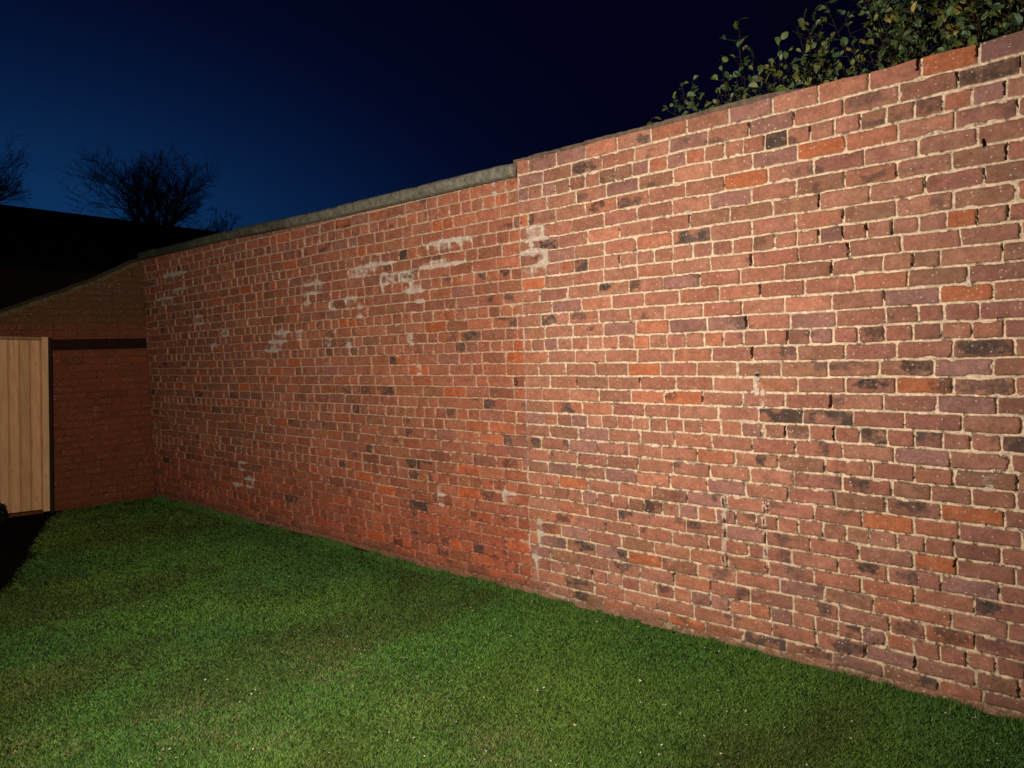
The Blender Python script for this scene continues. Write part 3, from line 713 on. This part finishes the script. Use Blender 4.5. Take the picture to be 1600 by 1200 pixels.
def shrub(root_xy, tips, seed, label, dens=1.0, yellow=0.03, nl=(14, 22), Lr=(0.024, 0.056), reach=0.5):
    R_ = random.Random(seed); rt = tag(empty('shrub', (root_xy[0], root_xy[1], 0)), label, 'shrub')
    st = MB(); lf = MB(); base = np.array([root_xy[0], root_xy[1], 0.0])
    for tip in tips:
        tip = np.array(tip, float)
        b_ = base+np.array([R_.uniform(-.15, .15), R_.uniform(-.1, .1), 0])
        mid = b_*0.35+tip*0.65; mid[2] = tip[2]*0.55; mid += np.array([R_.gauss(0, .06), R_.gauss(0, .06), 0])
        pts = []
        for i in range(13):
            t = i/12; pts.append((1-t)**2*b_+2*t*(1-t)*mid+t*t*tip)
        pts = np.array(pts); pts[2:-1] += np.array([[R_.gauss(0, .012), R_.gauss(0, .012), 0] for _ in range(10)])
        st.tube(pts, np.linspace(0.006, 0.0016, 13), 5, c=(0.035, 0.028, 0.018))
        n_ = int(R_.randint(*nl)*dens)
        Ls = np.linalg.norm(np.diff(pts, axis=0), axis=1); cum = np.concatenate([[0], np.cumsum(Ls)]); tot = cum[-1]
        shade = R_.uniform(0.75, 1.2)
        for i in range(n_):
            a_ = tot-reach*(i/n_)**1.0*min(1, tot/reach)
            q_ = np.array([np.interp(a_, cum, pts[:, k]) for k in range(3)])
            # short side twig
            an = i*2.4+R_.uniform(-.4, .4); sd = np.array([math.cos(an), math.sin(an), R_.uniform(-.1, .9)]); sd /= np.linalg.norm(sd)
            tl_ = R_.uniform(0.015, 0.10) if i > 2 else 0.012
            e_ = q_+sd*tl_; st.tube([q_, e_], [0.0018, 0.001], 3, c=(0.06, 0.05, 0.03))
            for k in range(1 if tl_ < 0.05 else 2):
                L = R_.uniform(*Lr); dd = sd+np.array([R_.gauss(0, .5), R_.gauss(0, .5), R_.gauss(0.1, .5)])
                u_ = np.array([R_.gauss(0, .5), -0.6+R_.gauss(0, .5), R_.uniform(0.2, 1.0)])
                c_ = np.array(R_.choice(LC))*shade*R_.uniform(0.75, 1.6)
                if R_.random() < yellow: c_ = np.array((0.34, 0.27, 0.05))*R_.uniform(.6, 1.1)
                leaf_geo(lf, e_-sd*0.01*k, dd, u_, L, L*R_.uniform(0.62, 0.85), c_, R_)
    st.build('stems', M_BARK, rt, True); lf.build('foliage', M_LEAF, rt)
    return rt
def tp(x, y, Y): return on_wall(x, y, Y)
R_ = random.Random(77)
shrub((-2.7, 0.95), [tp(1018, 186, .42)], 1, 'tiny two-leaved sprig poking over the wall, furthest left of the greenery', nl=(5, 6), reach=0.12)
shrub((-2.35, 0.9), [tp(1066, 132, .5), tp(1082, 128, .5), tp(1052, 158, .48), tp(1084, 148, .46), tp(1090, 160, .45), tp(1076, 172, .42), tp(1098, 170, .45)], 2,
      'small tuft of dull green leaves above the wall, second from the left', nl=(5, 8), reach=0.16)
shrub((-1.9, 1.0), [tp(1154, 32, .55), tp(1128, 100, .5), tp(1152, 62, .6), tp(1160, 100, .55), tp(1176, 95, .5), tp(1136, 130, .5), tp(1150, 120, .5), tp(1170, 140, .5), tp(1122, 150, .45), tp(1140, 155, .45), tp(1160, 160, .45), tp(1125, 140, .5),
      tp(1218, 65, .5), tp(1228, 82, .5), tp(1212, 90, .55), tp(1200, 105, .5), tp(1195, 118, .5), tp(1222, 110, .5), tp(1186, 140, .5), tp(1205, 145, .5), tp(1235, 118, .5), tp(1240, 135, .45), tp(1218, 145, .45)],
      3, 'sparse leafy shrub with one tall thin sprig, left of the dense foliage', nl=(5, 9), reach=0.20)
tips = []
for i in range(380):
    s_ = R_.uniform(-1.3, 1.55); Y = R_.uniform(0.38, 1.3); dY = 1+(Y)/D
    zt = R_.uniform(2.75, 4.1)
    if s_ > 1.25 and zt > 3.15: zt = R_.uniform(2.8, 3.3)
    tips.append((-s_*dY, Y, zt))
tips += [tp(1256, 30, .5), tp(1262, 60, .5), tp(1255, 85, .45), tp(1270, 20, .5), tp(1290, 5, .5), tp(1250, 100, .5), tp(1275, 45, .5), tp(1262, 120, .45), tp(1280, 90, .45), tp(1266, 110, .5)]
shrub((-0.4, 1.1), tips, 4, 'big dense leafy shrub with some yellow leaves rising behind the right end of the wall', nl=(28, 42), yellow=0.05, reach=1.0)

# near-black leafy ball added for the rounded tip of the painted shadow
def shadow_ball(loc, r, hgt, label):
    R_ = random.Random(6); rt = tag(empty('shadow_bump', (*loc, 0)), label, 'shadow_shape'); lf = MB(); st = MB()
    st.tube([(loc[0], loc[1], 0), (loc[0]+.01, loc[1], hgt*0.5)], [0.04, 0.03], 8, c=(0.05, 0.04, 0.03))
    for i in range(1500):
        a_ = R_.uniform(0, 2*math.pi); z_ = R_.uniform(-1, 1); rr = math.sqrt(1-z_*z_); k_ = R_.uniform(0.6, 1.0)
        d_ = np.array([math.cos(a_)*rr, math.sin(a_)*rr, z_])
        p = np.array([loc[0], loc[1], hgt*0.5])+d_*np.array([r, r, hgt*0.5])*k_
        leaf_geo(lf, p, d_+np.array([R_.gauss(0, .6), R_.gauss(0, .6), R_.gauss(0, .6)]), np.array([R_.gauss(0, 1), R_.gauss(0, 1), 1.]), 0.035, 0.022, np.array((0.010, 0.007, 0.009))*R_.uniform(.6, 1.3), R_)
    st.build('shadow_ball_stem', M_BARK, rt); lf.build('foliage', M_LEAF, rt)  # stem and leaves of the added shadow ball
shadow_ball((-9.0, -1.70), 0.105, 0.23, 'small near-black leafy ball added as the tip of the painted shadow, cut by the left edge of the photo')

# ------------------------------------------------------------------ curved near-black ground patch in front of the panel, a cast shadow put into colour
SHADOW_EDGE = [(-9.29, -0.98), (-8.9, -1.22), (-8.4, -1.42), (-8.0, -1.58), (-7.4, -1.80), (-6.9, -2.0), (-6.55, -2.14), (-6.32, -2.30), (-6.20, -2.55), (-6.2, -3.3), (-6.6, -4.6), (-9.29, -4.6)]
def in_shadow_patch(x, y):
    r_ = np.zeros(x.shape, bool); n_ = len(SHADOW_EDGE)
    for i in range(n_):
        (xa, ya), (xb, yb) = SHADOW_EDGE[i], SHADOW_EDGE[(i+1) % n_]
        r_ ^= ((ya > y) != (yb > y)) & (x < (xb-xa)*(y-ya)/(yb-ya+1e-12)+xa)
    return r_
def shadow_black():
    m, n, b = mat('shadow_black')  # near-black colour that carries the cast shadow
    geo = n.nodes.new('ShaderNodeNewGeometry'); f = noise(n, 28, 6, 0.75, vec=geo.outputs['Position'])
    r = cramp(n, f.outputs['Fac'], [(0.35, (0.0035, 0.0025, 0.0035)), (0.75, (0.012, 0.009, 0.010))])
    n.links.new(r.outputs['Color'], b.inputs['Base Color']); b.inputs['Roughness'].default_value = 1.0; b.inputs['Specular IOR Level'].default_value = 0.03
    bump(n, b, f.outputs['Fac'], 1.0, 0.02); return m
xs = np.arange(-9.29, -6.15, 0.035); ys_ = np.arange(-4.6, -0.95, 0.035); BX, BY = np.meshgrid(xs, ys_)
ins = in_shadow_patch(BX, BY); BZ = ground_z(BX, BY)+0.006+0.020*np.abs(fbm(BX*9, BY*9, 140, 3))
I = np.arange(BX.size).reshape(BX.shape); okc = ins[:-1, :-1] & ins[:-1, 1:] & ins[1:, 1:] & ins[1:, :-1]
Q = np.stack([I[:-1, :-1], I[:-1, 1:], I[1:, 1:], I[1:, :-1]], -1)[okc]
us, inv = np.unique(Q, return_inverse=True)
tag(mesh_np('shadow_patch', np.stack([BX, BY, BZ], -1).reshape(-1, 3)[us], inv.reshape(-1, 4), shadow_black(), smooth=True), kind='structure')

# ------------------------------------------------------------------ mown grass
rng = np.random.default_rng(12)
NB = 1000000
# more blades close to the viewer, thinning with distance
th = rng.uniform(math.radians(90-12), math.radians(90+88), NB*2)       # bearings over the lawn
rr = 1.6*(11.5/1.6)**rng.random(NB*2)**0.92
bx = rr*np.cos(th); by = -D+rr*np.sin(th)
jx, jy = bx+0.09*fbm(bx*3, by*3, 66, 3)+rng.normal(0, 0.03, len(bx)), by+0.09*fbm(bx*3, by*3, 67, 3)+rng.normal(0, 0.03, len(bx))
ok = (bx > -9.28) & (by < -0.02) & (by > -6) & ~in_shadow_patch(jx, jy)
bx, by, rr = bx[ok][:NB], by[ok][:NB], rr[ok][:NB]; n = len(bx)
ht = rng.uniform(0.006, 0.014, n)*(1+0.25*fbm(bx*2.2, by*2.2, 50, 2))
grow_ = np.clip(rr/3.0, 1.0, 3.2); wdt = rng.uniform(0.0010, 0.0022, n)*grow_
az = rng.uniform(0, 2*math.pi, n); ln = rng.uniform(0.5, 1.7, n)*ht
la = rng.uniform(0, 2*math.pi, n); bz = ground_z(bx, by)-0.001
px = np.cos(az)*wdt; py = np.sin(az)*wdt
v = np.zeros((n, 3, 3))
v[:, 0] = np.stack([bx-px, by-py, bz], -1); v[:, 1] = np.stack([bx+px, by+py, bz], -1)
v[:, 2] = np.stack([bx+np.cos(la)*ln, by+np.sin(la)*ln, bz+ht], -1)
A1 = np.array((0.100, 0.262, 0.037)); A2_ = np.array((0.150, 0.280, 0.036)); A3 = np.array((0.27, 0.26, 0.10)); A4 = np.array((0.050, 0.185, 0.042))
t1 = sst(-0.4, 0.5, fbm(bx*0.9, by*0.9, 51, 3))[:, None]
cg = A1*(1-t1)+A2_*t1
t2 = sst(0.1, 0.6, fbm(bx*0.6+9, by*0.6, 52, 2))[:, None]; cg = cg*(1-0.5*t2)+A4*0.5*t2
tgt = []
for x, y, r_ in ((520, 1010, .22), (545, 1048, .20), (470, 1015, .12), (290, 1105, .22), (330, 1130, .25), (50, 1060, .2), (30, 1180, .25), (640, 1100, .18), (780, 1165, .2), (400, 1140, .2)):
    d_ = ray(x, y); g_ = CP+d_*(-EYE/d_[2]); tgt.append((g_[0], g_[1], r_))
dry = np.zeros(n)
for a_, b_, r_ in tgt: dry = np.maximum(dry, 0.34*np.exp(-((bx-a_)**2+(by-b_)**2)/(r_*r_)))
dry += 0.012
isdry = (rng.random(n) < dry*(0.6+0.8*(fbm(bx*8, by*8, 54, 2) > 0)))[:, None]
cg = np.where(isdry, A3*rng.uniform(0.7, 1.2, (n, 1)), cg)
brn = sst(0.10, 0.7, fbm(bx*1.6+3, by*0.7+bx*0.5, 57, 3)+0.35*sst(2.4, 4.5, -bx))[:, None]   # worn, browner ground on the left
cg = cg*(1-0.5*brn)+np.array((0.090, 0.095, 0.020))*0.5*brn
cg = cg*(1+0.20*fbm(bx*3.3, by*3.3, 58, 3)[:, None])*np.exp(rng.normal(0, 0.24, (n, 1)))
cg = np.repeat(cg[:, None], 3, 1); cg[:, :2] *= 0.85
# untrimmed tufts along the foot of the wall, and little clumps in the turf
m1 = 26000; tx = -rng.uniform(-0.6, 9.2, m1); ty = -0.012-rng.random(m1)**2*0.10
kp = fbm(tx*3.1, ty*0, 61, 3)+0.35*rng.random(m1) > 0.0; tx, ty = tx[kp], ty[kp]
cx_ = rng.uniform(-9.0, 0.0, 420); cy_ = rng.uniform(-3.6, -0.2, 420); ok2 = ~in_shadow_patch(cx_, cy_); cx_, cy_ = cx_[ok2], cy_[ok2]
sx2 = np.repeat(cx_, 34)+rng.normal(0, 0.016, len(cx_)*34); sy2 = np.repeat(cy_, 34)+rng.normal(0, 0.016, len(cx_)*34)
hx_ = np.concatenate([rng.uniform(0.012, 0.034, len(tx))*(0.7+0.5*(fbm(tx*7, ty*0, 62, 2) > 0.1)), rng.uniform(0.012, 0.027, len(sx2))])
tx = np.concatenate([tx, sx2]); ty = np.minimum(np.concatenate([ty, sy2]), -0.012); m1 = len(tx)
ta = rng.uniform(0, 2*math.pi, m1); tw = rng.uniform(0.0012, 0.0026, m1)*np.clip(np.hypot(tx, ty+D)/3.5, 1, 2.5); tl_ = rng.uniform(0.1, 0.8, m1)*hx_; tb_ = rng.uniform(0, 2*math.pi, m1); tz_ = ground_z(tx, ty)-0.001
v2 = np.zeros((m1, 3, 3)); v2[:, 0] = np.stack([tx-np.cos(ta)*tw, ty-np.sin(ta)*tw, tz_], -1); v2[:, 1] = np.stack([tx+np.cos(ta)*tw, ty+np.sin(ta)*tw, tz_], -1)
v2[:, 2] = np.stack([tx+np.cos(tb_)*tl_, np.minimum(ty+np.sin(tb_)*tl_, -0.004), tz_+hx_], -1)
c3 = np.repeat((np.array((0.085, 0.200, 0.030))*np.exp(rng.normal(0, 0.3, (m1, 1))))[:, None], 3, 1)
v = np.concatenate([v, v2]); cg = np.concatenate([cg, c3]); n = len(v)
G = mesh_np('grass', v.reshape(-1, 3), np.arange(n*3).reshape(n, 3), M_GRASS, None, cg.reshape(-1, 3))
tag(G, 'short mown green lawn with a few dry patches in front of the brick wall', 'grass', kind='stuff')

# pale bits of leaf and petal scattered on the lawn
rng = np.random.default_rng(31); mb = MB()
for i in range(900):
    t_ = rng.uniform(math.radians(95), math.radians(160)); r_ = 2.3*(8.5/2.3)**rng.random()
    x, y = r_*math.cos(t_), -D+r_*math.sin(t_)
    if y > -0.05: continue
    z = float(ground_z(np.array(x), np.array(y)))+0.014; k_ = rng.uniform(0.0022, 0.0062)*(1 if rng.random() < .93 else 1.7); a_ = rng.uniform(0, 6.28)
    e1 = np.array([math.cos(a_), math.sin(a_), rng.uniform(-.5, .5)])*k_; e2 = np.array([-math.sin(a_), math.cos(a_), rng.uniform(-.5, .5)])*k_*0.7; e3 = np.array([0, 0, k_*0.5])
    p = np.array([x, y, z]); mb.add([p-e1, p-e2, p+e1, p+e2, p+e3, p-e3], t=[(0, 1, 4), (1, 2, 4), (2, 3, 4), (3, 0, 4), (1, 0, 5), (2, 1, 5), (3, 2, 5), (0, 3, 5)], c=np.array((0.66, 0.64, 0.46))*rng.uniform(0.5, 1.1))
tag(mb.build('leaf_litter', M_LEAF), 'tiny pale flecks of petals and leaf bits scattered on the grass', 'litter', kind='stuff')
